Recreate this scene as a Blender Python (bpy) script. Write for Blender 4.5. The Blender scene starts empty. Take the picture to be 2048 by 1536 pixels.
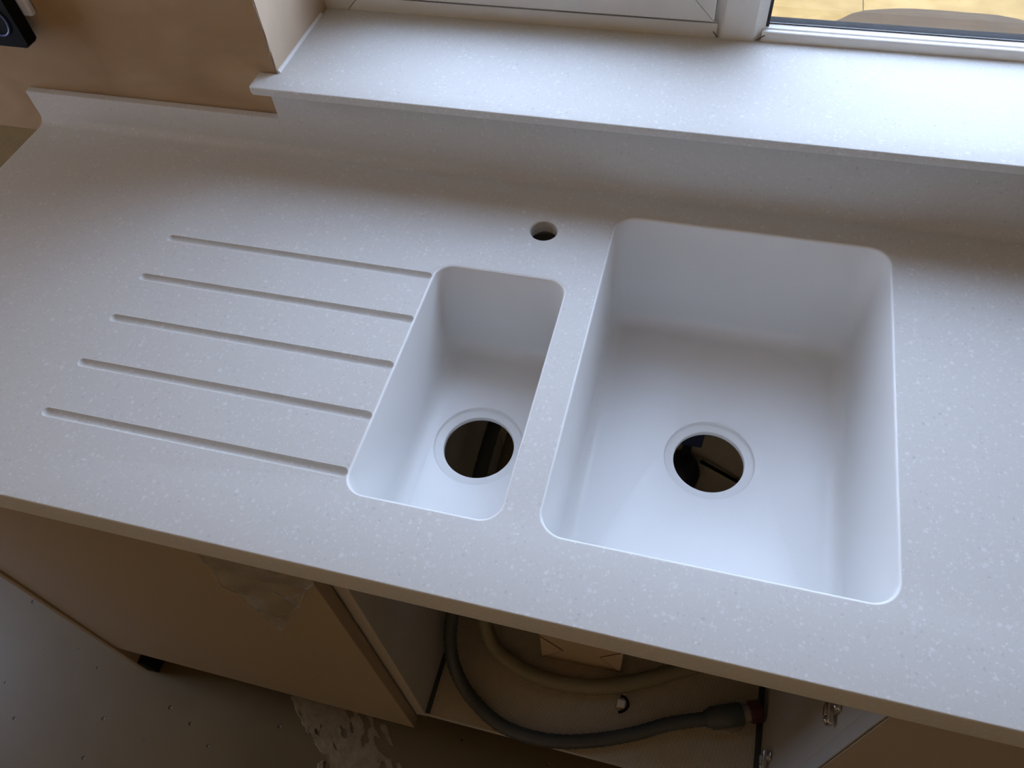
import bpy, bmesh, math, random
from mathutils import Vector, Matrix, noise
from mathutils.geometry import tessellate_polygon

random.seed(7)
C = bpy.context.scene.collection
S = bpy.context.scene
ZF = 0.9                       # worktop surface above the floor; shapes below are written with the worktop top at z = 0

# ------------------------------------------------------------------ camera
cam_d = bpy.data.cameras.new('camera')
cam = bpy.data.objects.new('camera', cam_d); C.objects.link(cam)
cam_d.sensor_width = 36.0
cam_d.lens = 1562.27 / 2048 * 36.0
cam_d.clip_start = 0.02
RX, RY, RZ = (0.96622, 0.249955, -0.062784), (0.16654, -0.791481, -0.588067), (-0.196683, 0.557746, -0.806372)
M = Matrix(((RX[0], -RY[0], -RZ[0]), (RX[1], -RY[1], -RZ[1]), (RX[2], -RY[2], -RZ[2]))).to_4x4()
M.translation = Vector((0.15368, -0.23081, 0.69637 + ZF))
cam.matrix_world = M
S.camera = cam

# ------------------------------------------------------------------ world, sun, exposure
S.view_settings.view_transform = 'Standard'
S.view_settings.look = 'None'
S.view_settings.gamma = 1.0
S.view_settings.use_curve_mapping = False
S.view_settings.exposure = -0.14
W = bpy.data.worlds.new('sky'); S.world = W; W.use_nodes = True
bg = W.node_tree.nodes['Background']
wn, wl_ = W.node_tree.nodes, W.node_tree.links
wt_ = wn.new('ShaderNodeTexCoord'); ws = wn.new('ShaderNodeSeparateXYZ'); wl_.new(wt_.outputs['Generated'], ws.inputs[0])
wr = wn.new('ShaderNodeValToRGB'); wl_.new(ws.outputs['Z'], wr.inputs[0])
we = wr.color_ramp.elements
we[0].position = 0.0; we[0].color = (0.655, 0.76, 1.0, 1)
we[1].position = 1.0; we[1].color = (0.53, 0.68, 1.02, 1)
wx = we.new(0.45); wx.color = (0.61, 0.735, 1.0, 1)
wl_.new(wr.outputs[0], bg.inputs[0])
bg.inputs[1].default_value = 10.4
sun_d = bpy.data.lights.new('sun', 'SUN'); sun_d.energy = 30.0; sun_d.angle = math.radians(1.2); sun_d.color = (1.0, 0.86, 0.62)
sun = bpy.data.objects.new('sun', sun_d); C.objects.link(sun)
sun.rotation_euler = Vector((0.30, 0.42, -0.80)).to_track_quat('-Z', 'Y').to_euler()
def portal(name, loc, direction, sx, sy):
    d = bpy.data.lights.new(name, 'AREA'); d.shape = 'RECTANGLE'; d.size = sx; d.size_y = sy
    d.cycles.is_portal = True
    o = bpy.data.objects.new(name, d); C.objects.link(o)
    o.location = loc; o.rotation_euler = Vector(direction).to_track_quat('-Z', 'Y').to_euler()
portal('window_portal', (0.16, 0.93, 0.73 + ZF), (0, -1, 0), 1.25, 1.42)
portal('door_portal', (-3.02, -0.02, 0.175 + ZF), (1, 0, 0), 0.80, 2.2)

# ------------------------------------------------------------------ materials
def nodes(name):
    m = bpy.data.materials.new(name); m.use_nodes = True
    nt = m.node_tree
    return m, nt, nt.nodes, nt.links, nt.nodes['Principled BSDF']
def mat(name, col, rough=0.5, metal=0.0, var=0.0, vscale=8.0, bump=0.0, bscale=60.0, spec=0.5, col2=None):
    m, nt, N, L, P = nodes(name)
    P.inputs['Base Color'].default_value = (*col, 1)
    P.inputs['Roughness'].default_value = rough
    P.inputs['Metallic'].default_value = metal
    P.inputs['Specular IOR Level'].default_value = spec
    tc = N.new('ShaderNodeTexCoord')
    if var or col2:
        n = N.new('ShaderNodeTexNoise'); n.inputs['Scale'].default_value = vscale; n.inputs['Detail'].default_value = 6
        n.inputs['Roughness'].default_value = 0.6
        L.new(tc.outputs['Object'], n.inputs['Vector'])
        r = N.new('ShaderNodeValToRGB'); L.new(n.outputs['Fac'], r.inputs[0])
        c2 = col2 or tuple(c * (1 - var) for c in col)
        r.color_ramp.elements[0].position = 0.32; r.color_ramp.elements[0].color = (*c2, 1)
        r.color_ramp.elements[1].position = 0.68; r.color_ramp.elements[1].color = (*col, 1)
        L.new(r.outputs[0], P.inputs['Base Color'])
    if bump:
        n = N.new('ShaderNodeTexNoise'); n.inputs['Scale'].default_value = bscale; n.inputs['Detail'].default_value = 4
        L.new(tc.outputs['Object'], n.inputs['Vector'])
        b = N.new('ShaderNodeBump'); b.inputs['Strength'].default_value = bump; b.inputs['Distance'].default_value = 0.002
        L.new(n.outputs['Fac'], b.inputs['Height']); L.new(b.outputs[0], P.inputs['Normal'])
    return m

def speckled():
    m, nt, N, L, P = nodes('speckled_solid_surface')
    tc = N.new('ShaderNodeTexCoord')
    base = (0.675, 0.668, 0.64, 1)
    wob = N.new('ShaderNodeTexNoise'); wob.inputs['Scale'].default_value = 420; wob.inputs['Detail'].default_value = 2
    L.new(tc.outputs['Object'], wob.inputs['Vector'])
    wv = N.new('ShaderNodeVectorMath'); wv.operation = 'SUBTRACT'; L.new(wob.outputs['Color'], wv.inputs[0]); wv.inputs[1].default_value = (0.5, 0.5, 0.5)
    wsx = N.new('ShaderNodeVectorMath'); wsx.operation = 'SCALE'; L.new(wv.outputs[0], wsx.inputs[0]); wsx.inputs['Scale'].default_value = 0.0042
    wad = N.new('ShaderNodeVectorMath'); wad.operation = 'ADD'; L.new(tc.outputs['Object'], wad.inputs[0]); L.new(wsx.outputs[0], wad.inputs[1])
    prev = None
    def fleck(scale, thr, lo, col, fac, prev):
        v = N.new('ShaderNodeTexVoronoi'); v.inputs['Scale'].default_value = scale
        L.new(wad.outputs[0], v.inputs['Vector'])
        sep = N.new('ShaderNodeSeparateColor'); L.new(v.outputs['Color'], sep.inputs[0])
        # threshold radius varies from cell to cell, many cells have no chip
        ra = N.new('ShaderNodeMath'); ra.operation = 'MULTIPLY_ADD'
        L.new(sep.outputs[0], ra.inputs[0]); ra.inputs[1].default_value = thr; ra.inputs[2].default_value = lo
        d = N.new('ShaderNodeMath'); d.operation = 'SUBTRACT'; L.new(ra.outputs[0], d.inputs[0]); L.new(v.outputs['Distance'], d.inputs[1])
        k = N.new('ShaderNodeMath'); k.operation = 'MULTIPLY'; k.use_clamp = True; L.new(d.outputs[0], k.inputs[0]); k.inputs[1].default_value = 5.0
        f = N.new('ShaderNodeMath'); f.operation = 'MULTIPLY'; L.new(k.outputs[0], f.inputs[0]); f.inputs[1].default_value = fac
        f2 = N.new('ShaderNodeMath'); f2.operation = 'MULTIPLY'; L.new(f.outputs[0], f2.inputs[0]); L.new(sep.outputs[1], f2.inputs[1])
        mx = N.new('ShaderNodeMix'); mx.data_type = 'RGBA'
        L.new(f2.outputs[0], mx.inputs['Factor'])
        if prev is None: mx.inputs[6].default_value = base
        else: L.new(prev, mx.inputs[6])
        mx.inputs[7].default_value = (*col, 1)
        return mx.outputs[2]
    prev = fleck(142, 0.58, -0.11, (0.80, 0.80, 0.80), 0.85, prev)
    prev = fleck(320, 0.70, -0.10, (0.80, 0.80, 0.80), 0.85, prev)
    prev = fleck(185, 0.62, -0.20, (0.52, 0.52, 0.52), 0.6, prev)
    prev = fleck(430, 0.62, -0.20, (0.51, 0.51, 0.51), 0.6, prev)
    L.new(prev, P.inputs['Base Color'])
    P.inputs['Roughness'].default_value = 0.5
    P.inputs['Specular IOR Level'].default_value = 0.05
    return m

def concrete():
    m, nt, N, L, P = nodes('sealed_concrete')
    tc = N.new('ShaderNodeTexCoord')
    n = N.new('ShaderNodeTexNoise'); n.inputs['Scale'].default_value = 2.6; n.inputs['Detail'].default_value = 7
    L.new(tc.outputs['Object'], n.inputs['Vector'])
    r = N.new('ShaderNodeValToRGB'); L.new(n.outputs['Fac'], r.inputs[0])
    r.color_ramp.elements[0].position = 0.3; r.color_ramp.elements[0].color = (0.105, 0.074, 0.032, 1)
    r.color_ramp.elements[1].position = 0.75; r.color_ramp.elements[1].color = (0.165, 0.122, 0.062, 1)
    v = N.new('ShaderNodeTexVoronoi'); v.inputs['Scale'].default_value = 17; v.voronoi_dimensions = '2D'
    L.new(tc.outputs['Object'], v.inputs['Vector'])
    sep = N.new('ShaderNodeSeparateColor'); L.new(v.outputs['Color'], sep.inputs[0])
    a = N.new('ShaderNodeMath'); a.operation = 'MULTIPLY_ADD'; L.new(sep.outputs[0], a.inputs[0]); a.inputs[1].default_value = 0.11; a.inputs[2].default_value = -0.042
    d = N.new('ShaderNodeMath'); d.operation = 'SUBTRACT'; L.new(a.outputs[0], d.inputs[0]); L.new(v.outputs['Distance'], d.inputs[1])
    k = N.new('ShaderNodeMath'); k.operation = 'MULTIPLY'; k.use_clamp = True; L.new(d.outputs[0], k.inputs[0]); k.inputs[1].default_value = 40
    mx = N.new('ShaderNodeMix'); mx.data_type = 'RGBA'; L.new(k.outputs[0], mx.inputs['Factor']); L.new(r.outputs[0], mx.inputs[6])
    mx.inputs[7].default_value = (0.05, 0.04, 0.03, 1)
    L.new(mx.outputs[2], P.inputs['Base Color'])
    b = N.new('ShaderNodeBump'); b.invert = True; b.inputs['Strength'].default_value = 0.6; b.inputs['Distance'].default_value = 0.003
    L.new(k.outputs[0], b.inputs['Height']); L.new(b.outputs[0], P.inputs['Normal'])
    P.inputs['Roughness'].default_value = 0.34
    return m

def plaster():
    m, nt, N, L, P = nodes('bare_skim_plaster')
    tc = N.new('ShaderNodeTexCoord')
    mp = N.new('ShaderNodeMapping'); mp.inputs['Scale'].default_value = (1.0, 1.0, 1.5); mp.inputs['Rotation'].default_value = (0, 0.5, 0)
    L.new(tc.outputs['Object'], mp.inputs[0])
    n = N.new('ShaderNodeTexNoise'); n.inputs['Scale'].default_value = 7.0; n.inputs['Detail'].default_value = 8; n.inputs['Distortion'].default_value = 0.8
    L.new(mp.outputs[0], n.inputs['Vector'])
    r = N.new('ShaderNodeValToRGB'); L.new(n.outputs['Fac'], r.inputs[0])
    e = r.color_ramp.elements
    e[0].position = 0.3; e[0].color = (0.37, 0.23, 0.115, 1)
    e[1].position = 0.72; e[1].color = (0.48, 0.325, 0.18, 1)
    x = e.new(0.5); x.color = (0.42, 0.275, 0.145, 1)
    L.new(r.outputs[0], P.inputs['Base Color'])
    n2 = N.new('ShaderNodeTexNoise'); n2.inputs['Scale'].default_value = 30; n2.inputs['Detail'].default_value = 5
    L.new(tc.outputs['Object'], n2.inputs['Vector'])
    b = N.new('ShaderNodeBump'); b.inputs['Strength'].default_value = 0.25; b.inputs['Distance'].default_value = 0.003
    L.new(n2.outputs['Fac'], b.inputs['Height']); L.new(b.outputs[0], P.inputs['Normal'])
    P.inputs['Roughness'].default_value = 0.75; P.inputs['Specular IOR Level'].default_value = 0.3
    return m

def embossed():
    m, nt, N, L, P = nodes('embossed_aluminium')
    tc = N.new('ShaderNodeTexCoord')
    v = N.new('ShaderNodeTexVoronoi'); v.inputs['Scale'].default_value = 440; v.inputs['Randomness'].default_value = 0.0; v.voronoi_dimensions = '2D'
    L.new(tc.outputs['Object'], v.inputs['Vector'])
    r = N.new('ShaderNodeValToRGB'); L.new(v.outputs['Distance'], r.inputs[0])
    r.color_ramp.elements[0].position = 0.22; r.color_ramp.elements[0].color = (0.95, 0.88, 0.74, 1)
    r.color_ramp.elements[1].position = 0.48; r.color_ramp.elements[1].color = (0.20, 0.17, 0.13, 1)
    L.new(r.outputs[0], P.inputs['Base Color'])
    b = N.new('ShaderNodeBump'); b.invert = True; b.inputs['Strength'].default_value = 0.8; b.inputs['Distance'].default_value = 0.0012
    L.new(v.outputs['Distance'], b.inputs['Height']); L.new(b.outputs[0], P.inputs['Normal'])
    P.inputs['Metallic'].default_value = 0.35; P.inputs['Roughness'].default_value = 0.42
    return m

def clear(name, tint, refl_rough, body, body_col):
    m, nt, N, L, P = nodes(name)
    out = N['Material Output'] if 'Material Output' in N else N.new('ShaderNodeOutputMaterial')
    t = N.new('ShaderNodeBsdfTransparent'); t.inputs[0].default_value = (*tint, 1)
    g = N.new('ShaderNodeBsdfGlossy'); g.inputs['Roughness'].default_value = refl_rough
    f = N.new('ShaderNodeFresnel')                      # same reflectance on both faces of the sheet
    ge = N.new('ShaderNodeNewGeometry'); mr = N.new('ShaderNodeMapRange')
    L.new(ge.outputs['Backfacing'], mr.inputs[0]); mr.inputs[3].default_value = 1.45; mr.inputs[4].default_value = 1 / 1.45
    L.new(mr.outputs[0], f.inputs[0])
    a = N.new('ShaderNodeMixShader'); L.new(f.outputs[0], a.inputs[0]); L.new(t.outputs[0], a.inputs[1]); L.new(g.outputs[0], a.inputs[2])
    last = a
    if body:
        d = N.new('ShaderNodeBsdfDiffuse'); d.inputs[0].default_value = (*body_col, 1)
        x = N.new('ShaderNodeMixShader'); x.inputs[0].default_value = body
        L.new(a.outputs[0], x.inputs[1]); L.new(d.outputs[0], x.inputs[2]); last = x
    L.new(last.outputs[0], out.inputs['Surface'])
    N.remove(P)
    return m

SOLID = speckled()
BOWL = mat('white_solid_surface', (0.84, 0.84, 0.83), 0.36)
PLAST = plaster()
PLAST_LIT = mat('lit_reveal_plaster', (0.66, 0.51, 0.37), 0.8, var=0.14, vscale=9, bump=0.2, bscale=30)  # lighter copy of the plaster, with the reveal's window light put into the colour
RAW = mat('raw_sand_plaster', (0.30, 0.20, 0.07), 0.9, var=0.3, vscale=12, bump=0.5, bscale=80)
CONC = concrete()
CEIL = mat('bare_plaster_ceiling', (0.84, 0.58, 0.30), 0.8, var=0.05)
UPVC = mat('white_upvc', (0.86, 0.85, 0.81), 0.32, var=0.06, vscale=20)
GASK = mat('black_rubber', (0.02, 0.02, 0.02), 0.5)
SPACER = mat('dark_spacer_bar', (0.022, 0.022, 0.023), 0.8, spec=0.1)
DARKGAP = mat('gap_shade_joint', (0.06, 0.045, 0.03), 0.8, var=0.4, vscale=30)  # shade of the sash gap as a colour; also the dark mitre joints
SEAL = mat('white_sealant', (0.88, 0.88, 0.87), 0.3)
GLASS = clear('window_glass', (0.98, 0.985, 0.98), 0.0, 0, None)
FILM_EDGE = clear('clear_film_fold', (0.9, 0.9, 0.9), 0.1, 0.22, (0.8, 0.76, 0.68))
FILM = clear('clear_plastic_film', (0.985, 0.985, 0.985), 0.06, 0.075, (0.75, 0.72, 0.66))
DOORM = mat('satin_cabinet_board', (0.40, 0.325, 0.235), 0.42, var=0.04, vscale=3, bump=0.03, bscale=200)
CARC = mat('grey_carcass_board', (0.50, 0.49, 0.47), 0.5, var=0.04)
EDGE = mat('board_edging', (0.52, 0.47, 0.42), 0.45)
EMB = embossed()
STRIP = mat('dark_edge_strip', (0.03, 0.035, 0.04), 0.5)
DHOSE = mat('dark_grey_rubber', (0.055, 0.06, 0.06), 0.45, bump=0.1, bscale=150)
BHOSE = mat('beige_plastic_hose', (0.24, 0.21, 0.13), 0.45, var=0.1)
COLLAR = mat('taupe_plastic', (0.25, 0.21, 0.17), 0.5)
REDCAP = mat('dark_red_plastic', (0.06, 0.010, 0.010), 0.4)
BLACKP = mat('black_plastic', (0.008, 0.008, 0.008), 0.6, spec=0.06, var=0.2)
BLUER = mat('blue_plastic', (0.05, 0.075, 0.26), 0.4)
WHITEP = mat('white_plastic', (0.75, 0.73, 0.70), 0.35)
CARD = mat('cream_card', (0.52, 0.40, 0.28), 0.75, var=0.06)
CREASE = mat('card_crease', (0.16, 0.10, 0.06), 0.9)
STEEL = mat('nickel_steel', (0.62, 0.58, 0.52), 0.28, metal=1.0)
NAVY = mat('navy_rubber', (0.012, 0.016, 0.035), 0.5)
SMEAR = mat('dried_levelling_compound', (0.27, 0.205, 0.115), 0.8, var=0.35, vscale=40, bump=0.5, bscale=120)
PAVE = mat('sandstone', (0.105, 0.080, 0.038), 0.95, col2=(0.075, 0.054, 0.022), vscale=9, bump=0.8, bscale=45, spec=0.05)
SHADE_SOIL = mat('shadow_toned_soil', (0.026, 0.019, 0.012), 0.95, spec=0.05, var=0.2, bump=0.6)  # tone of a shadow on the paving; also the base under the slabs
BRICKM = mat('outer_render', (0.55, 0.48, 0.40), 0.9, var=0.1)
ROUGHED = mat('chipped_plaster_edge', (0.40, 0.29, 0.19), 0.9, var=0.4, vscale=60)

# ------------------------------------------------------------------ helpers
def link_mesh(name, me, m, parent=None, base=(0, 0, 0)):
    if m: me.materials.append(m)
    o = bpy.data.objects.new(name, me); C.objects.link(o)
    if parent is not None: o.parent = parent
    return o
def smooth(bm, ang=0.62):
    bm.normal_update()
    for f in bm.faces: f.smooth = True
    for e in bm.edges:
        if len(e.link_faces) == 2:
            e.smooth = e.calc_face_angle(0.0) < ang
def root_base(parent):
    b = Vector((0, 0, 0)); p = parent
    while p is not None:
        b += p.location; p = p.parent
    return b
def obj(name, bm, m, parent=None, loc=None, sm=True, ang=0.62, recalc=True):
    """link bm (written in scene coordinates, worktop top at z 0) as one mesh object whose origin is loc"""
    if recalc: bmesh.ops.recalc_face_normals(bm, faces=bm.faces)
    if sm: smooth(bm, ang)
    off = root_base(parent)
    l = Vector(loc) + Vector((0, 0, ZF)) if loc is not None else (Vector((0, 0, 0)) if parent else Vector((0, 0, ZF)))
    if parent is not None: l = (l - off) if loc is not None else Vector((0, 0, 0))
    org = off + l
    bmesh.ops.translate(bm, verts=bm.verts, vec=Vector((0, 0, ZF)) - org)
    me = bpy.data.meshes.new(name); bm.to_mesh(me); bm.free()
    o = link_mesh(name, me, m, parent)
    o.location = l
    return o
def thing(name, label, cat, loc, group=None):
    o = bpy.data.objects.new(name, None); C.objects.link(o)
    o.empty_display_size = 0.05
    o.location = Vector(loc) + Vector((0, 0, ZF))
    o['label'] = label; o['category'] = cat
    if group: o['group'] = group
    return o
def tag(o, label, cat, group=None):
    o['label'] = label; o['category'] = cat
    if group: o['group'] = group
    return o
def struct(o, label=None):
    o['kind'] = 'structure'
    if label: o['label'] = label
    return o
def box(bm, x0, x1, y0, y1, z0, z1, bev=0.0):
    b = bmesh.new()
    bmesh.ops.create_cube(b, size=1)
    bmesh.ops.scale(b, vec=(x1 - x0, y1 - y0, z1 - z0), verts=b.verts)
    bmesh.ops.translate(b, vec=((x0 + x1) / 2, (y0 + y1) / 2, (z0 + z1) / 2), verts=b.verts)
    if bev: bmesh.ops.bevel(b, geom=b.edges[:], offset=bev, segments=3, affect='EDGES', profile=0.5)
    merge(bm, b); return bm
def merge(dst, src, mtx=None):
    me = bpy.data.meshes.new('tmp'); src.to_mesh(me); src.free()
    if mtx: me.transform(mtx)
    dst.from_mesh(me); bpy.data.meshes.remove(me)
def nb(): return bmesh.new()
def bx(*a, **k): return box(nb(), *a, **k)
def prism(bm, pts, axis, a, b):
    """extrude a 2-D outline along an axis"""
    def p3(p, t):
        return {'x': (t, p[0], p[1]), 'y': (p[0], t, p[1]), 'z': (p[0], p[1], t)}[axis]
    v0 = [bm.verts.new(p3(p, a)) for p in pts]; v1 = [bm.verts.new(p3(p, b)) for p in pts]
    n = len(pts)
    bm.faces.new(v0); bm.faces.new(v1)
    for i in range(n): bm.faces.new((v0[i], v0[(i + 1) % n], v1[(i + 1) % n], v1[i]))
    return bm
def tube(bm, pts, rad, seg=16, cap=True):
    pts = [Vector(p) for p in pts]; rings = []
    up = Vector((0, 0, 1))
    for i, p in enumerate(pts):
        t = (pts[min(i + 1, len(pts) - 1)] - pts[max(i - 1, 0)]).normalized()
        a = t.cross(up)
        if a.length < 1e-3: a = t.cross(Vector((0, 1, 0)))
        a.normalize(); b = a.cross(t).normalized()
        r = rad(i) if callable(rad) else rad
        rings.append([bm.verts.new(p + a * math.cos(2 * math.pi * k / seg) * r + b * math.sin(2 * math.pi * k / seg) * r) for k in range(seg)])
    for i in range(len(rings) - 1):
        for k in range(seg):
            bm.faces.new((rings[i][k], rings[i][(k + 1) % seg], rings[i + 1][(k + 1) % seg], rings[i + 1][k]))
    if cap: bm.faces.new(rings[0][::-1]); bm.faces.new(rings[-1])
    return bm
def catmull(pts, n=8):
    P = [Vector(p) for p in pts]; P = [2 * P[0] - P[1]] + P + [2 * P[-1] - P[-2]]; out = []
    for i in range(1, len(P) - 2):
        for k in range(n):
            t = k / n
            out.append(0.5 * ((2 * P[i]) + (P[i + 1] - P[i - 1]) * t + (2 * P[i - 1] - 5 * P[i] + 4 * P[i + 1] - P[i + 2]) * t * t + (3 * P[i] - P[i - 1] - 3 * P[i + 1] + P[i + 2]) * t ** 3))
    out.append(P[-2]); return out
def cyl(bm, c0, c1, r0, r1=None, seg=24):
    r1 = r0 if r1 is None else r1
    return tube(bm, [c0, c1], lambda i: (r0, r1)[i], seg)
def lathe(bm, prof, center, axis='z', seg=32):
    rings = []
    for r, h in prof:
        ring = []
        for k in range(seg):
            a = 2 * math.pi * k / seg; u, v = r * math.cos(a), r * math.sin(a)
            p = {'z': (u, v, h), 'y': (u, h, v), 'x': (h, u, v)}[axis]
            ring.append(bm.verts.new((center[0] + p[0], center[1] + p[1], center[2] + p[2])))
        rings.append(ring)
    for i in range(len(rings) - 1):
        for k in range(seg): bm.faces.new((rings[i][k], rings[i][(k + 1) % seg], rings[i + 1][(k + 1) % seg], rings[i + 1][k]))
    bm.faces.new(rings[0]); bm.faces.new(rings[-1]); return bm
def rrect(x0, x1, y0, y1, r, d=0.0, n=10):
    """rounded rectangle outline shrunk by d (negative grows)"""
    x0 += d; x1 -= d; y0 += d; y1 -= d; r = max(r - d, 0.0008)
    out = []
    for cx, cy, a0 in ((x1 - r, y1 - r, 0), (x0 + r, y1 - r, 90), (x0 + r, y0 + r, 180), (x1 - r, y0 + r, 270)):
        for k in range(n + 1):
            a = math.radians(a0 + 90 * k / n); out.append((cx + r * math.cos(a), cy + r * math.sin(a)))
    return out
def circle(cx, cy, r, n=48):
    return [(cx + r * math.cos(2 * math.pi * k / n), cy + r * math.sin(2 * math.pi * k / n)) for k in range(n)]
def poly_inset(pts, d):
    n = len(pts); out = []
    for i in range(n):
        p, a, b = Vector(pts[i]), Vector(pts[i - 1]), Vector(pts[(i + 1) % n])
        e0 = (p - a).normalized(); e1 = (b - p).normalized()
        n0 = Vector((-e0.y, e0.x)); n1 = Vector((-e1.y, e1.x))
        k = n0 + n1; k = k / max(1e-6, k.dot(n0)); out.append(tuple(p + k * d))
    return out
def add_ring(bm, pts, z): return [bm.verts.new((x, y, z)) for x, y in pts]
def bridge(bm, r0, r1):
    n = len(r0)
    for i in range(n): bm.faces.new((r0[i], r0[(i + 1) % n], r1[(i + 1) % n], r1[i]))
def cap(bm, loops):
    """fill between an outer vertex loop and hole loops"""
    flat = [v for l in loops for v in l]
    for t in tessellate_polygon([[v.co.copy() for v in l] for l in loops]):
        try: bm.faces.new([flat[i] for i in t])
        except ValueError: pass
def slab(outer_fn, hole_fns, thick, r, seg=5, relieved=None):
    """plate with rounded upper and lower edges; *_fn(d) gives the outline moved by d into the material"""
    bm = nb(); tops, bots = [], []
    for fn in [outer_fn] + hole_fns:
        prev = None; first = None
        for k in range(seg + 1):
            a = math.pi / 2 * k / seg
            ring = add_ring(bm, fn(r * (1 - math.sin(a))), -r * (1 - math.cos(a)))
            if prev: bridge(bm, prev, ring)
            else: first = ring
            prev = ring
        if fn is relieved:                                   # bored wider from below
            for d, z in ((0.0, -0.018), (0.018, -0.019)):
                ring = add_ring(bm, fn(d), z); bridge(bm, prev, ring); prev = ring
            fn = lambda d, f=fn: f(d + 0.018)
        for k in range(seg + 1):
            a = math.pi / 2 * k / seg
            ring = add_ring(bm, fn(r * (1 - math.cos(a))), -thick + r * (1 - math.sin(a)))
            bridge(bm, prev, ring); prev = ring
        tops.append(first); bots.append(prev)
    cap(bm, tops); cap(bm, bots)
    return bm

# ------------------------------------------------------------------ numbers measured from the photograph
XL, XR_ = -0.860, 1.60
YU, YW = 0.5915, 0.604
BX0, BX1, BY0, BY1, BD, BR = 0.0515, 0.3829, 0.0842, 0.5396, 0.190, 0.026
SX0, SX1, SY0, SY1, SD, SR = -0.1530, 0.0117, 0.0851, 0.4124, 0.150, 0.022
TX, TY = -0.037, 0.4958
H_LOW, Z_SILL, T_SILL, YB, XREV, YS, XHORN, XSTEP = 0.0529, 0.1171, 0.011, 0.7723, -0.4247, 0.5666, -0.4514, -0.4385
FL = -0.9

# ------------------------------------------------------------------ room shell
fl = obj('floor', bx(-2.9, 2.3, -2.0, 0.9, FL - 0.1, FL), CONC, sm=False); struct(fl)
ce = obj('ceiling', bx(-2.9, 2.3, -2.0, 0.9, 1.5, 1.6), CEIL, sm=False); struct(ce)
XWR, ZWT = 0.745, 1.40
b = nb()
box(b, -2.9, XREV, YW, 0.9, -0.0288, 1.5)                 # skimmed wall left of the window
box(b, -2.9, XREV, YW + 0.004, 0.9, FL, -0.0288)
box(b, XREV, XWR, YW, 0.845, FL, Z_SILL - T_SILL - 0.002); box(b, XREV, XWR, 0.845, 0.9, FL, 0.045)   # below the sill
box(b, XREV, XWR, YW, 0.9, ZWT, 1.5)
box(b, XWR, 2.3, YW, 0.9, FL, 1.5)
wb = obj('wall_back', b, PLAST, sm=False); struct(wb, 'bare pink plaster wall around the window')
lo = obj('lower_render', bx(-2.9, XREV - 0.02, YW + 0.0015, YW + 0.0045, FL, -0.030), RAW, wb, sm=False)
lo['label'] = 'rough unskimmed strip of wall below the plaster line'
# crumbly arris of the reveal
b = nb(); pts = []
for k in range(40):
    z = Z_SILL + 0.001 + k * 0.03
    pts.append((XREV - 0.0012 + random.uniform(-0.0006, 0.0006), YW - 0.0002 + random.uniform(-0.0006, 0.0004), z))
tube(b, pts, lambda i: 0.0016 + 0.0007 * math.sin(i * 2.1), 6)
obj('corner_bead', b, ROUGHED, wb)
rv = obj('reveal_skim', bx(XREV - 0.004, XREV + 0.0004, YW + 0.0004, YB + 0.004, Z_SILL - T_SILL, ZWT), PLAST_LIT, wb, sm=False)
# small plaster chip lines near the step
b = nb(); box(b, -0.4445, -0.4405, YW - 0.001, YW + 0.0005, 0.0722, 0.0732)
obj('plaster_nick', b, SEAL, wb, sm=False)
wl = nb()
DY0, DY1, DZT = -0.40, 0.36, 1.25
box(wl, -3.0, -2.9, -2.0, DY0, FL, 1.5); box(wl, -3.0, -2.9, DY1, 0.9, FL, 1.5); box(wl, -3.0, -2.9, DY0, DY1, DZT, 1.5)
struct(obj('wall_left', wl, PLAST, sm=False))
struct(obj('wall_right', bx(2.3, 2.4, -2.0, 0.9, FL, 1.5), PLAST, sm=False))
struct(obj('wall_front', bx(-3.0, 2.4, -2.1, -2.0, FL, 1.5), CEIL, sm=False))
# patio door in the left wall (its daylight reaches the floor at the left)
d1 = bpy.data.objects.new('door_1', None); C.objects.link(d1); d1.location = (-2.95, (DY0 + DY1) / 2, 0); d1['kind'] = 'structure'
b = nb()
for y0, y1, z0, z1 in ((DY0, DY0 + .07, FL, DZT), (DY1 - .07, DY1, FL, DZT), (DY0 + .07, DY1 - .07, FL, FL + .09), (DY0 + .07, DY1 - .07, DZT - .07, DZT)):
    box(b, -2.99, -2.92, y0, y1, z0, z1, bev=0.004)
obj('door_frame', b, UPVC, d1)
obj('pane', bx(-2.958, -2.952, DY0 + .06, DY1 - .06, FL + .08, DZT - .06), GLASS, d1, sm=False)

# ------------------------------------------------------------------ window
w1 = bpy.data.objects.new('window_1', None); C.objects.link(w1); w1.location = (0.5, 0.8, Z_SILL + ZF); w1['kind'] = 'structure'
w1['label'] = 'white plastic framed window over the sill'
MX0, MX1 = 0.1305, 0.1955
FB = 0.055; ZR = 0.1365; ZRR = 0.1300
G = 0.0004
Z0 = ZR - FB
def frame_piece(name, poly, y0, y1, m=UPVC, parent=w1):
    bm = prism(nb(), poly, 'y', y0, y1)
    return obj(name, bm, m, parent, sm=False)
# outer frame, mitred at the corner beside the plaster reveal
frame_piece('bottom_rail', [(XREV + G * 2, Z0), (MX0 + 0.004, Z0), (MX0 + 0.004, ZR), (XREV + FB + G * 2, ZR)], YB, YB + 0.07)
frame_piece('jamb', [(XREV, Z0 + G * 2), (XREV + FB, ZR + G * 2), (XREV + FB, ZWT - FB - G), (XREV, ZWT - G)], YB, YB + 0.07)
frame_piece('top_rail', [(XREV + G, ZWT), (XREV + FB + G, ZWT - FB), (XWR - FB - G, ZWT - FB), (XWR - G, ZWT)], YB, YB + 0.07)
frame_piece('jamb', [(XWR, Z0), (XWR - FB, ZRR), (XWR - FB, ZWT - FB - G), (XWR, ZWT - G)], YB, YB + 0.07)
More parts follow.
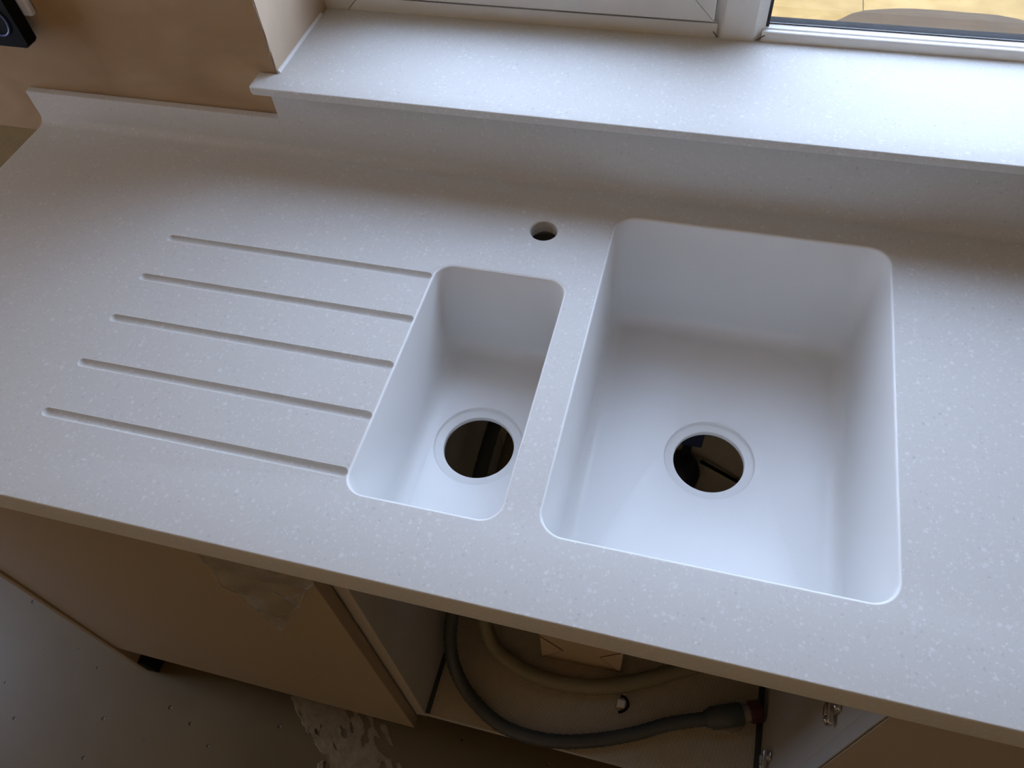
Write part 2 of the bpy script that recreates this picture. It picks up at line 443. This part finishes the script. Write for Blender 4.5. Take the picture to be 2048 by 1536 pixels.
# right light: rail with a rounded upper front edge
prof = [(YB, Z0), (YB, ZRR - 0.0025), (YB + 0.0006, ZRR - 0.001), (YB + 0.002, ZRR), (YB + 0.0065, ZRR), (YB + 0.0065, ZRR - 0.006), (YB + 0.0432, ZRR - 0.006), (YB + 0.0432, ZRR - 0.030), (YB + 0.07, ZRR - 0.030), (YB + 0.07, Z0)]
obj('bottom_rail', prism(nb(), prof, 'x', MX1 - 0.004, XWR - FB), UPVC, w1, ang=0.9)
bead = [(YB + 0.0085, ZRR - 0.006), (YB + 0.0085, ZRR - 0.0012), (YB + 0.0105, ZRR + 0.0003), (YB + 0.0185, ZRR + 0.0016), (YB + 0.0185, ZRR - 0.006)]
obj('glazing_bead', prism(nb(), bead, 'x', MX1 - 0.003, XWR - FB), UPVC, w1, ang=0.4)
obj('gasket', bx(MX1 - 0.003, XWR - FB, YB + 0.0186, YB + 0.0212, ZRR - 0.006, ZRR + 0.0028), GASK, w1, sm=False)
GY = YB + 0.0212
obj('pane', bx(MX1 - 0.003, XWR - FB, GY, GY + 0.004, ZRR - 0.005, ZWT - FB), GLASS, w1, sm=False)
obj('pane', bx(MX1 - 0.003, XWR - FB, GY + 0.018, GY + 0.022, ZRR - 0.005, ZWT - FB), GLASS, w1, sm=False)
b = nb()
box(b, MX1 - 0.003, XWR - FB, GY + 0.0041, GY + 0.0179, ZRR - 0.005, ZRR + 0.0003)
obj('spacer_bar', b, SPACER, w1, sm=False)
obj('gasket', bx(MX1 - 0.001, MX1 + 0.0035, YB + 0.0086, GY, ZRR + 0.003, ZWT - FB), GASK, w1, sm=False)
obj('outer_bead', bx(MX1 - 0.003, XWR - FB, GY + 0.0221, YB + 0.07, ZRR - 0.0300, ZRR - 0.0220), SPACER, w1, sm=False)
# mullion with chamfered edges
ch = [(MX0, YB + 0.07), (MX0, YB + 0.009), (MX0 + 0.0115, YB - 0.0012), (MX1 - 0.0135, YB - 0.0012), (MX1, YB + 0.009), (MX1, YB + 0.07)]
bm = prism(nb(), ch, 'z', Z_SILL - 0.001, ZWT - FB)
obj('mullion', bm, UPVC, w1, sm=False)
# dark mitre lines where the chamfers of mullion and rails meet
for x0, x1 in ((MX0 - 0.0004, MX0 + 0.0062), (MX1 + 0.0004, MX1 - 0.0095)):
    b = nb()
    tube(b, [(x0, YB - 0.0006, ZR - 0.0105), (x1, YB - 0.0016, Z_SILL + 0.0018)], 0.0005, 6)
    obj('mitre_joint', b, DARKGAP, w1)
# opening light on the left
sash_y0, sash_y1 = YB - 0.0035, YB + 0.05
SXA, SXB, SZA, SZB, SW = XREV + FB - 0.012, MX0 - 0.0012, ZR + 0.0042, ZWT - FB + 0.012, 0.050
obj('rebate_shade', bx(SXA + 0.002, SXB, YB + 0.006, YB + 0.06, ZR - 0.001, ZR + 0.008), DARKGAP, w1, sm=False)  # dark block painted in for the shade in the gap below the sash
g2 = 0.0005
def sash_prof(pts2):  # bevelled member: outline in x,z, chamfered toward the room along the outer edge
    return pts2
frame_piece('sash_rail', [(SXA + g2, SZA), (SXB - g2, SZA), (SXB - SW - g2, SZA + SW), (SXA + SW + g2, SZA + SW)], sash_y0, sash_y1)
frame_piece('sash_stile', [(SXB, SZA + g2), (SXB, SZB - g2), (SXB - SW, SZB - SW), (SXB - SW, SZA + SW + g2)], sash_y0, sash_y1)
frame_piece('sash_stile', [(SXA, SZA + g2), (SXA + SW, SZA + SW + g2), (SXA + SW, SZB - SW), (SXA, SZB - g2)], sash_y0, sash_y1)
frame_piece('sash_rail', [(SXA + g2, SZB), (SXA + SW + g2, SZB - SW), (SXB - SW - g2, SZB - SW), (SXB - g2, SZB)], sash_y0, sash_y1)
obj('pane', bx(SXA + SW - .005, SXB - SW + .005, GY, GY + .004, SZA + SW - .005, SZB - SW + .005), GLASS, w1, sm=False)
obj('pane', bx(SXA + SW - .005, SXB - SW + .005, GY + .018, GY + .022, SZA + SW - .005, SZB - SW + .005), GLASS, w1, sm=False)

# window sill in the worktop's material, horned past the reveal
sill = thing('window_sill', 'long speckled white solid-surface sill under the window with a horned left end', 'window sill', (0.5, 0.68, Z_SILL - T_SILL))
pl = [(XHORN + 0.004, YS), (XWR + 0.027, YS), (XWR + 0.027, YW - 0.0008), (XWR - 0.0005, YW - 0.0008), (XWR - 0.0005, YB + 0.01), (XREV + 0.0005, YB + 0.01), (XREV + 0.0005, YW - 0.0008), (XHORN, YW - 0.0008), (XHORN, YS + 0.004)]
def plz(d): return poly_inset(pl, d)
bm = slab(plz, [], T_SILL, 0.0018, 4)
bmesh.ops.translate(bm, verts=bm.verts, vec=(0, 0, Z_SILL))
obj('slab', bm, SOLID, sill)
b = nb()
def seal_run(b, path, w):
    tube(b, path, w, 8)
seal_run(b, [(XREV + 0.0012, YW + 0.0 + 0.0295 * k, Z_SILL + 0.0012 + random.uniform(-.0003, .0003)) for k in range(6)], 0.0030)
sb = obj('sealant_bead', b, SEAL, sill); sb['label'] = 'white sealant bead along the plaster reveal'

# ------------------------------------------------------------------ outside
gnd = obj('ground', bx(-8, 10, 0.9, 14, -1.16, -1.045), SHADE_SOIL, sm=False); struct(gnd)
me_slab = None
for i in range(-3, 6):
    for j in range(0, 8):
        x = 0.6394 + 0.6 * i; y = 0.93 + 0.6 * j + 0.0
        if me_slab is None:
            bm = bx(0.0012, 0.5988, 0.0012, 0.5988, 0, 0.05, bev=0.004)
            smooth(bm); me_slab = bpy.data.meshes.new('paving_slab'); bm.to_mesh(me_slab); bm.free(); me_slab.materials.append(PAVE)
        o = bpy.data.objects.new('paving_slab', me_slab); C.objects.link(o); o.parent = gnd
        o.location = Vector((x, y, -1.05 + random.uniform(-.0015, .0015)))
# added low mound; its dark colour stands in for a shadow on the paving
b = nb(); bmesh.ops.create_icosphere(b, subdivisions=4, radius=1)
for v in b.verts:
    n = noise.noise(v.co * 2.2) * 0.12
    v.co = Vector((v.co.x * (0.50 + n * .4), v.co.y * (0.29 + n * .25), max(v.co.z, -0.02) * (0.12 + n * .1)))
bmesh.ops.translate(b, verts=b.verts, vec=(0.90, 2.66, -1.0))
tag(obj('shadow_hump', b, SHADE_SOIL, loc=(0.90, 2.66, -1.0)), 'low dark hump standing in for a shadow on the sunny paving outside the window', 'shadow_mound')

# ------------------------------------------------------------------ worktop
wt = thing('kitchen_worktop', 'speckled white solid-surface worktop with two moulded sinks and drainer grooves', 'worktop', (0.0, 0.3, -0.04))
outer = [(XL, 0), (XR_, 0), (XR_, YW - 0.001), (XL, YW - 0.001)]
def outer_fn(d): return poly_inset(outer, d)
def hole(x0, x1, y0, y1, r):
    return lambda d: rrect(x0, x1, y0, y1, r, -0.0011 - d)[::-1]
tap = lambda d: circle(TX, TY, 0.0175 + d, 40)[::-1]
bm = slab(outer_fn, [hole(BX0, BX1, BY0, BY1, BR), hole(SX0, SX1, SY0, SY1, SR), tap], 0.040, 0.0022, 5, tap)
bmesh.ops.recalc_face_normals(bm, faces=bm.faces)
# cut the five drainer grooves
cut = nb()
for gy in (0.3898, 0.3179, 0.2474, 0.1768, 0.1049):
    x0, x1, r = -0.5215, SX0 - 0.0082, 0.0064
    c = nb(); n = 14; rings = []
    path = [(x0 - r * math.cos(math.pi / 2 * k / 5), r * max(math.sin(math.pi / 2 * k / 5), 0.02)) for k in range(6)]
    path += [(x1 + r * math.sin(math.pi / 2 * k / 5), r * max(math.cos(math.pi / 2 * k / 5), 0.02)) for k in range(6)]
    for px, pr in path:
        zc = 0.0020 - 0.0012 * (px - x0) / (x1 - x0)
        rings.append([c.verts.new((px, gy + pr * math.cos(2 * math.pi * q / n), zc + pr * math.sin(2 * math.pi * q / n))) for q in range(n)])
    for i in range(len(rings) - 1):
        for q in range(n): c.faces.new((rings[i][q], rings[i][(q + 1) % n], rings[i + 1][(q + 1) % n], rings[i + 1][q]))
    c.faces.new(rings[0]); c.faces.new(rings[-1])
    bmesh.ops.recalc_face_normals(c, faces=c.faces)
    merge(cut, c)
ma = bpy.data.meshes.new('a'); bm.to_mesh(ma); bm.free()
mb = bpy.data.meshes.new('b'); cut.to_mesh(mb); cut.free()
oa = bpy.data.objects.new('a', ma); ob = bpy.data.objects.new('b', mb); C.objects.link(oa); C.objects.link(ob)
md = oa.modifiers.new('cut', 'BOOLEAN'); md.operation = 'DIFFERENCE'; md.solver = 'EXACT'; md.object = ob
bpy.context.view_layer.update()
dg = bpy.context.evaluated_depsgraph_get()
mr = bpy.data.meshes.new_from_object(oa.evaluated_get(dg))
bm = nb(); bm.from_mesh(mr)
for o in (oa, ob): bpy.data.objects.remove(o)
obj('slab', bm, SOLID, wt, ang=0.5)

def bowl(name, x0, x1, y0, y1, D, R0, dcx, dcy, lab):
    bm = nb(); T = 0.008; R = 0.020
    rr = lambda d: rrect(x0, x1, y0, y1, R0, d)
    rings = [(-0.0010, -0.0415), (-0.0010, -0.0030), (-0.0021, -0.0003), (-0.0010, -0.0006), (-0.0002, -0.0014), (0.0004, -0.0030)]
    rings += [(0.0028, -(D - R))]
    for k in range(1, 9):
        a = math.pi / 2 * k / 8
        rings.append((0.0028 + R * (1 - math.cos(a)), -(D - R) - R * math.sin(a)))
    prev = None; first = None
    for d, z in rings:
        ring = add_ring(bm, rr(d), z)
        if prev: bridge(bm, prev, ring)
        else: first = ring
        prev = ring
    # drain recess and hole
    cp = [(0.0590, -D), (0.0575, -D - 0.0008), (0.0568, -D - 0.0045), (0.0556, -D - 0.0056), (0.0462, -D - 0.0059), (0.0453, -D - 0.0066), (0.0450, -D - 0.0080), (0.0450, -D - 0.0130)]
    n = 64; cr = None; holes = None
    for r, z in cp:
        ring = [bm.verts.new((dcx + r * math.cos(2 * math.pi * k / n), dcy + r * math.sin(2 * math.pi * k / n), z)) for k in range(n)]
        if cr: bridge(bm, cr, ring)
        else: holes = ring
        cr = ring
    cap(bm, [prev, holes])
    # outer shell
    o_prev = first
    for d, z in ((-0.016, -0.0415), (-0.016, -0.049), (-T, -0.049), (-T + 0.002, -(D - R)), (R * .5, -D - 0.013)):
        ring = add_ring(bm, rr(d), z); bridge(bm, o_prev, ring); o_prev = ring
    cap(bm, [o_prev, cr])
    o = obj(name, bm, BOWL, wt, ang=0.75); o['label'] = lab
bowl('sink_bowl', BX0, BX1, BY0, BY1, BD, BR, 0.2175, 0.3190, 'plain white large sink bowl with round drain hole')
bowl('sink_bowl', SX0, SX1, SY0, SY1, SD, SR, -0.0712, 0.2535, 'plain white narrow sink bowl with round drain hole')

# coved upstand: low run at the left, tall run up to the sill
def upstand(x0, x1, h, name):
    r = 0.013; pr = []
    for k in range(9):
        a = math.pi / 2 * k / 8
        pr.append((YU - r * (1 - math.sin(a)), r * (1 - math.cos(a)) + 0.0001))
    pr += [(YU, h - 0.0012), (YU + 0.0006, h - 0.0003), (YU + 0.0014, h), (YW - 0.0014, h), (YW - 0.0008, h - 0.0006), (YW - 0.0008, 0.0001)]
    return obj(name, prism(nb(), pr, 'x', x0, x1), SOLID, wt, ang=0.6)
upstand(XL + 0.0005, XSTEP, H_LOW, 'upstand')
upstand(XWR + 0.0142, XR_ - 0.002, H_LOW, 'upstand')
u2 = upstand(XSTEP + 0.0002, XWR + 0.014, Z_SILL - T_SILL - 0.0006, 'upstand')
u2['label'] = 'taller upstand rising to the underside of the sill'
# blobs of adhesive along the underside of the front edge
for x, z, r in ((-0.5035, -0.0412, 0.0018), (-0.4788, -0.0406, 0.0012), (-0.4745, -0.0418, 0.0017), (-0.464, -0.0408, 0.001), (-0.4464, -0.0430, 0.0016), (-0.4214, -0.0432, 0.0022), (-0.4150, -0.0415, 0.0012)):
    b = nb(); bmesh.ops.create_icosphere(b, subdivisions=2, radius=r)
    bmesh.ops.scale(b, vec=(1, .8, 1.3), verts=b.verts); bmesh.ops.translate(b, verts=b.verts, vec=(x, 0.0035, z))
    obj('adhesive_blob', b, WHITEP, wt)

# ------------------------------------------------------------------ cabinets
# end panel at the far left
ep = thing('end_panel', 'tall pale end panel closing the left end of the cabinet run', 'panel', (-0.802, 0.3, FL))
obj('board', bx(-0.8110, -0.7925, 0.012, 0.585, FL + 0.0005, -0.0405, bev=0.0008), DOORM, ep)
obj('foot_block', bx(-0.7920, -0.7640, 0.013, 0.040, FL + 0.0005, FL + 0.046, bev=0.002), BLACKP, ep)['label'] = 'black plastic foot at the bottom of the panel'

def carcass(t, x0, x1, y0, y1, zb, m=CARC):
    T = 0.018
    out = {}
    for nm, a in (('side_panel', (x0, x0 + T, y0, y1, zb - T, -0.0415)), ('side_panel', (x1 - T, x1, y0, y1, zb - T, -0.0415)),
                  ('base_panel', (x0 + T + .0002, x1 - T - .0002, y0, y1, zb - T, zb)), ('back_panel', (x0 + T + .0002, x1 - T - .0002, y1 - 0.012, y1 - 0.004, zb + .0002, -0.0415))):
        out.setdefault(nm, []).append(obj(nm, bx(*a, bev=0.0006), m, t))
    for lx in (x0 + 0.06, x1 - 0.06):
        for ly in (y0 + 0.10, y1 - 0.06):
            b = nb(); lathe(b, [(0.021, FL + 0.0005), (0.021, FL + 0.01), (0.014, FL + 0.014), (0.014, zb - T - 0.012), (0.024, zb - T - 0.010), (0.024, zb - T - .0003)], (lx, ly, 0), seg=20)
            obj('leg', b, BLACKP, t)
    return out
lc = thing('base_cabinet', 'base unit with wide plain taupe door left of the open sink unit', 'cabinet', (-0.48, 0.3, FL))
carcass(lc, -0.7890, -0.1825, 0.0355, 0.580, -0.742)
obj('door', bx(-0.7895, -0.1830, 0.0150, 0.0330, -0.764, -0.0440, bev=0.0009), DOORM, lc)['label'] = 'plain taupe door'

sc_ = thing('sink_cabinet', 'open doorless sink unit with hoses inside', 'cabinet', (0.117, 0.3, FL))
pan = carcass(sc_, -0.1805, 0.4150, 0.0350, 0.580, -0.7215)
for o, xa in zip(pan['side_panel'], (-0.1805, 0.3970)):
    obj('edging', bx(xa + 0.0003, xa + 0.0177, 0.0340, 0.0349, -0.739, -0.0418), EDGE, o, sm=False)
obj('filler_strip', bx(0.3971, 0.3989, 0.0165, 0.0338, -0.739, -0.0418), CARC, pan['side_panel'][1], sm=False)
mt = obj('base_liner', bx(-0.1545, 0.3870, 0.0352, 0.560, -0.7212, -0.7198), EMB, sc_, sm=False)
mt['label'] = 'embossed aluminium base liner'
obj('edge_strip', bx(-0.1622, -0.1548, 0.0352, 0.560, -0.7212, -0.7175), STRIP, mt, sm=False)
obj('edge_strip', bx(0.3873, 0.3968, 0.0352, 0.560, -0.7212, -0.7175), STRIP, mt, sm=False)
obj('edge_strip', bx(-0.1540, 0.3865, 0.0340, 0.0350, -0.7215, -0.7188), EDGE, mt, sm=False)
# hinge mounting plates on the right side panel
def hinge_plate(y, z):
    x = 0.3968
    b = nb()
    box(b, x - 0.004, x - 0.0002, y - 0.006, y + 0.006, z - 0.026, z + 0.026, bev=0.0018)
    box(b, x - 0.0105, x - 0.0035, y - 0.017, y + 0.012, z - 0.0075, z + 0.0075, bev=0.002)
    box(b, x - 0.0135, x - 0.010, y - 0.008, y + 0.004, z - 0.004, z + 0.004, bev=0.001)
    h = obj('hinge_plate', b, STEEL, sc_)
    h['label'] = 'nickel hinge mounting plate'
    for dz in (-0.017, 0.017):
        s = nb(); lathe(s, [(0.0044, -0.0040), (0.0044, -0.0062), (0.0034, -0.0072)], (x, y, z + dz), axis='x', seg=14)
        obj('screw', s, STEEL, h)
    s = nb(); lathe(s, [(0.0035, -0.0105), (0.0035, -0.0125), (0.0026, -0.0132)], (x, y - 0.012, z), axis='x', seg=14)
    obj('screw', s, STEEL, h)
hinge_plate(0.062, -0.262); hinge_plate(0.083, -0.648)

rc = thing('drawer_cabinet', 'base unit with plain taupe door right of the open sink unit', 'cabinet', (0.72, 0.3, FL))
rc.name = 'base_cabinet'
carcass(rc, 0.4170, 1.0150, 0.0355, 0.580, -0.742)
obj('door', bx(0.4004, 1.0130, 0.0150, 0.0330, -0.764, -0.0440, bev=0.0009), DOORM, rc)

# ------------------------------------------------------------------ loose things in the sink unit
dh = thing('waste_hose', 'dark grey waste hose looped over the base of the sink unit', 'hose', (0.1, 0.06, -0.7198))
pts = [(-0.120, 0.566, -0.40), (-0.120, 0.50, -0.395), (-0.122, 0.38, -0.405), (-0.126, 0.265, -0.455), (-0.131, 0.198, -0.54), (-0.1405, 0.153, -0.620), (-0.1300, 0.116, -0.672), (-0.0972, 0.081, -0.702), (-0.0432, 0.050, -0.7075), (0.0074, 0.0395, -0.7075),
       (0.0664, 0.0420, -0.7075), (0.1303, 0.0590, -0.7065), (0.1923, 0.0840, -0.703), (0.2461, 0.1120, -0.700), (0.3100, 0.1355, -0.696)]
cp = catmull(pts, 14)
b = nb(); tube(b, cp, lambda i: 0.0116 + 0.0004 * math.sin(i * 2.1), 18)
obj('hose_tube', b, DHOSE, dh)
d = Vector((0.0507, 0.0196, 0.004)).normalized(); p0 = Vector((0.305, 0.1335, -0.6965))
b = nb(); tube(b, [p0 - d * .004, p0, p0 + d * .006, p0 + d * .054, p0 + d * .058], lambda i: (0.014, 0.0145, 0.0185, 0.0190, 0.017)[i], 28)
obj('connector_sleeve', b, DHOSE, dh)
b = nb(); tube(b, [p0 + d * .058, p0 + d * .070], 0.0135, 24); obj('collar', b, COLLAR, dh)
b = nb()
q0, q1 = p0 + d * .069, p0 + d * .0905
tube(b, [q0, q0 + d * .002, q1 - d * .002, q1], lambda i: (0.0165, 0.0185, 0.0185, 0.017)[i], 8)
obj('end_cap', b, REDCAP, dh, ang=0.3)
b = nb(); lathe(b, [(0.0185, -0.7196), (0.020, -0.7185), (0.020, -0.7125), (0.016, -0.711)], (0.340, 0.143, 0), seg=28)
bmesh.ops.scale(b, vec=(1.35, .9, 1), verts=b.verts, space=Matrix.Translation((-0.340, -0.143, 0)))
tag(obj('plastic_disc', b, COLLAR, loc=(0.340, 0.143, -0.7196)), 'flat beige plastic disc lying under the waste hose connector', 'disc')

bh = thing('supply_hose', 'beige plastic hose curving behind the dark waste hose', 'hose', (0.08, 0.14, -0.7198))
pts = [(-0.108, 0.566, -0.52), (-0.110, 0.48, -0.52), (-0.112, 0.34, -0.555), (-0.108, 0.235, -0.625), (-0.082, 0.174, -0.688), (-0.0288, 0.146, -0.7045), (0.0278, 0.135, -0.7055), (0.0804, 0.1365, -0.7055), (0.1307, 0.147, -0.7055), (0.1873, 0.170, -0.7055), (0.2351, 0.196, -0.7055), (0.300, 0.236, -0.7055), (0.36, 0.30, -0.705)]
b = nb(); tube(b, catmull(pts, 12), 0.0138, 18); obj('hose_tube', b, BHOSE, bh)

ct = thing('carton', 'small cream card carton with folded triangular end flaps behind the beige hose', 'carton', (0.083, 0.215, -0.7198))
ang = math.atan2(0.005, 0.140)
bm = nb(); box(bm, 0, 0.1405, 0, 0.075, 0, 0.115, bev=0.0012)
MT = Matrix.Translation((0.0118, 0.1755, -0.7195)) @ Matrix.Rotation(ang, 4, 'Z')
bmesh.ops.transform(bm, matrix=MT, verts=bm.verts); obj('box_body', bm, CARD, ct)
for tri in (((0.001, 0.113), (0.039, 0.062), (0.001, 0.004)), ((0.1395, 0.113), (0.103, 0.066), (0.1395, 0.004))):
    bm = nb(); prism(bm, tri, 'y', -0.0012, 0.0002); bmesh.ops.transform(bm, matrix=MT, verts=bm.verts); obj('end_flap', bm, CARD, ct, sm=False)
    bm = nb(); a, p, c = tri
    tube(bm, [(a[0], -0.0006, a[1]), (p[0], -0.0006, p[1])], 0.0009, 6); tube(bm, [(p[0], -0.0006, p[1]), (c[0], -0.0006, c[1])], 0.0009, 6)
    bmesh.ops.transform(bm, matrix=MT, verts=bm.verts); obj('crease', bm, CREASE, ct)

pc = thing('pipe_clip', 'tiny white pipe clip with a black hook lying in front of the beige hose', 'clip', (0.163, 0.1265, -0.7198))
obj('clip_body', bx(0.155, 0.169, 0.1215, 0.1345, -0.7197, -0.709, bev=0.002), WHITEP, pc)
b = nb(); tube(b, catmull([(0.160, 0.139, -0.7065), (0.168, 0.137, -0.706), (0.1735, 0.131, -0.708), (0.1735, 0.124, -0.713), (0.167, 0.117, -0.7165), (0.160, 0.114, -0.7165)], 6), 0.0022, 10)
obj('hook', b, BLACKP, pc)

# seen through the big drain hole
pf = thing('pipe_fitting', 'dark rounded pipe fitting with a thin rod seen through the large drain hole', 'fitting', (0.205, 0.54, -0.7198))
b = nb(); lathe(b, [(0.030, -0.7197), (0.030, -0.640), (0.034, -0.630), (0.036, -0.60), (0.030, -0.578), (0.016, -0.566), (0.004, -0.563)], (0.198, 0.535, 0), seg=28); obj('body', b, NAVY, pf)
b = nb(); tube(b, [(0.232, 0.555, -0.585), (0.318, 0.560, -0.648)], 0.0035, 10); obj('rod', b, BLACKP, pf)
b = bx(0.176, 0.226, 0.545, 0.566, -0.525, -0.480, bev=0.003); obj('valve_block', b, BLUER, pf)
b = bx(0.193, 0.209, 0.548, 0.562, -0.568, -0.520, bev=0.001); obj('stem', b, NAVY, pf)

# ------------------------------------------------------------------ plastic film hanging under the front edge
out2 = [(-0.303, -0.0415), (-0.302, -0.070), (-0.3100, -0.100), (-0.3120, -0.125), (-0.3060, -0.150), (-0.3060, -0.175), (-0.3000, -0.215), (-0.2990, -0.250), (-0.2960, -0.283), (-0.2890, -0.291), (-0.2810, -0.290),
        (-0.2650, -0.255), (-0.2500, -0.222), (-0.2303, -0.187), (-0.2150, -0.160), (-0.2000, -0.122), (-0.1916, -0.1015), (-0.1719, -0.0700), (-0.160, -0.0415)]
bm = nb(); vs = [bm.verts.new((x, 0, z)) for x, z in out2]
f = bm.faces.new(vs); bmesh.ops.triangulate(bm, faces=[f])
for _ in range(5):
    es = [e for e in bm.edges if e.calc_length() > 0.007]
    if not es: break
    bmesh.ops.subdivide_edges(bm, edges=es, cuts=1, use_grid_fill=False); bmesh.ops.triangulate(bm, faces=bm.faces[:])
def film_y(x, z):
    r1 = abs(noise.noise(Vector((x * 17, 3.1, z * 17)))); r2 = abs(noise.noise(Vector((x * 39, 7.7, z * 39))))
    return 0.0125 - 0.013 * r1 - 0.004 * r2
for v in bm.verts:
    p = v.co * 17
    r1 = abs(noise.noise(Vector((p.x, 3.1, p.z)))); r2 = abs(noise.noise(Vector((p.x * 2.3, 7.7, p.z * 2.3))))
    v.co.y = 0.0125 - 0.013 * r1 - 0.004 * r2
fo = obj('plastic_film', bm, FILM, loc=(-0.24, 0.008, -0.0415), ang=0.35)
def film_line(pts, rad):
    q = []
    for a, c in zip(pts, pts[1:]):
        for k in range(4):
            t = k / 4; q.append((a[0] + (c[0] - a[0]) * t, a[1] + (c[1] - a[1]) * t))
    q.append(pts[-1])
    b = nb(); tube(b, [(x, film_y(x, z) - 0.0002, z) for x, z in q], lambda i: rad * (0.6 + 0.4 * math.sin(i * 1.7)), 6)
    obj('fold', b, FILM_EDGE, fo)
film_line(out2[1:11], 0.0011); film_line(out2[10:18], 0.0011)
film_line([(-0.300, -0.09), (-0.292, -0.125), (-0.284, -0.150)], 0.0007)
film_line([(-0.232, -0.150), (-0.220, -0.142), (-0.208, -0.128)], 0.0006)
film_line([(-0.278, -0.262), (-0.272, -0.245), (-0.262, -0.238)], 0.0006)
so = fo.modifiers.new('thickness', 'SOLIDIFY'); so.thickness = 0.0003
tag(fo, 'crumpled scrap of clear plastic film hanging from the worktop front edge', 'plastic film')

# ------------------------------------------------------------------ dried levelling compound on the floor
left = [(-0.4750, 0.050), (-0.4704, 0.0311), (-0.4549, 0.0135), (-0.4299, -0.009), (-0.4014, -0.0282), (-0.3794, -0.043), (-0.3640, -0.0520), (-0.3780, -0.0746), (-0.372, -0.10), (-0.36, -0.13)]
bm = nb(); NX, NY = 100, 90; grid = {}
def edge_x(y):
    for (xa, ya), (xb, yb) in zip(left, left[1:]):
        if yb <= y <= ya: return xa + (xb - xa) * (ya - y) / (ya - yb)
    return left[0][0] if y > left[0][1] else left[-1][0]
for j in range(NY + 1):
    y = 0.05 - 0.18 * j / NY
    for i in range(NX + 1):
        s = i / NX
        x = edge_x(y) + 0.006 * noise.noise(Vector((y * 160, 1.7, 0))) + 0.004 * noise.noise(Vector((y * 420, 9.7, 0))) + 0.20 * s
        rag = noise.noise(Vector((x * 70 + y * 60, (y - x) * 22, 5.0)))
        hgt = 0.0036 * math.exp(-s * 3.4) * (1 - s) * (0.65 + 0.35 * noise.noise(Vector((x * 120, y * 120, 2)))) + 0.0003
        if i == 0: hgt = 0.0
        grid[i, j] = (bm.verts.new((x, y, FL + 0.0003 + hgt)), rag, s)
for j in range(NY):
    for i in range(NX):
        q = [grid[i, j], grid[i + 1, j], grid[i + 1, j + 1], grid[i, j + 1]]
        s = q[0][2]
        m_ = sum(a[1] for a in q) / 4
        e_ = max(0.0, (j / NY - 0.86) / 0.14)
        if m_ > 0.30 + s * 0.9 - 1.6 * e_ or (s > 0.3 and m_ < -0.9 + 1.2 * s): continue
        bm.faces.new([a[0] for a in q])
bmesh.ops.delete(bm, geom=[v for v in bm.verts if not v.link_faces], context='VERTS')
sp = obj('levelling_smear', bm, SMEAR, loc=(-0.38, -0.02, FL), ang=1.2)
tag(sp, 'ragged smear of dried levelling compound on the floor below the cabinet door', 'plaster smear')

# ------------------------------------------------------------------ socket and the black plug-in unit on the wall
so_ = thing('wall_socket', 'white socket plate half hidden behind the black plug-in unit on the plaster wall', 'socket', (-0.81, YW, 0.215))
obj('face_plate', bx(-0.853, -0.767, YW - 0.011, YW - 0.0005, 0.175, 0.261, bev=0.002), WHITEP, so_)
for z in (0.218,):
    for x in (-0.843, -0.777):
        s = nb(); lathe(s, [(0.0035, -0.0112), (0.0035, -0.0122), (0.0028, -0.0126)], (x, YW, z), axis='y', seg=12); obj('screw', s, STEEL, so_)
pu = thing('plug_in_unit', 'square black plug-in unit with a blue ring on the wall socket', 'plug', (-0.812, YW - 0.012, 0.18))
X0_, X1_, Z0_, Z1_ = -0.8500, -0.7785, 0.1395, 0.2160
bm = nb(); c_ = 0.006
oct_ = [(X0_ + c_, Z0_), (X1_ - c_, Z0_), (X1_, Z0_ + c_), (X1_, Z1_ - c_), (X1_ - c_, Z1_), (X0_ + c_, Z1_), (X0_, Z1_ - c_), (X0_, Z0_ + c_)]
prism(bm, oct_, 'y', YW - 0.0320, YW - 0.0118)
bmesh.ops.bevel(bm, geom=bm.edges[:], offset=0.0012, segments=2, affect='EDGES')
obj('body', bm, BLACKP, pu, ang=0.5)
rc_, rr_ = (-0.8130, 0.1770), 0.0205
bm = nb(); n = 40
path = [(rc_[0] + rr_ * math.cos(2 * math.pi * k / n), YW - 0.0322, rc_[1] + rr_ * math.sin(2 * math.pi * k / n)) for k in range(n + 1)]
tube(bm, path, 0.0016, 8, cap=False)
obj('ring', bm, BLUER, pu)['label'] = 'blue ring'
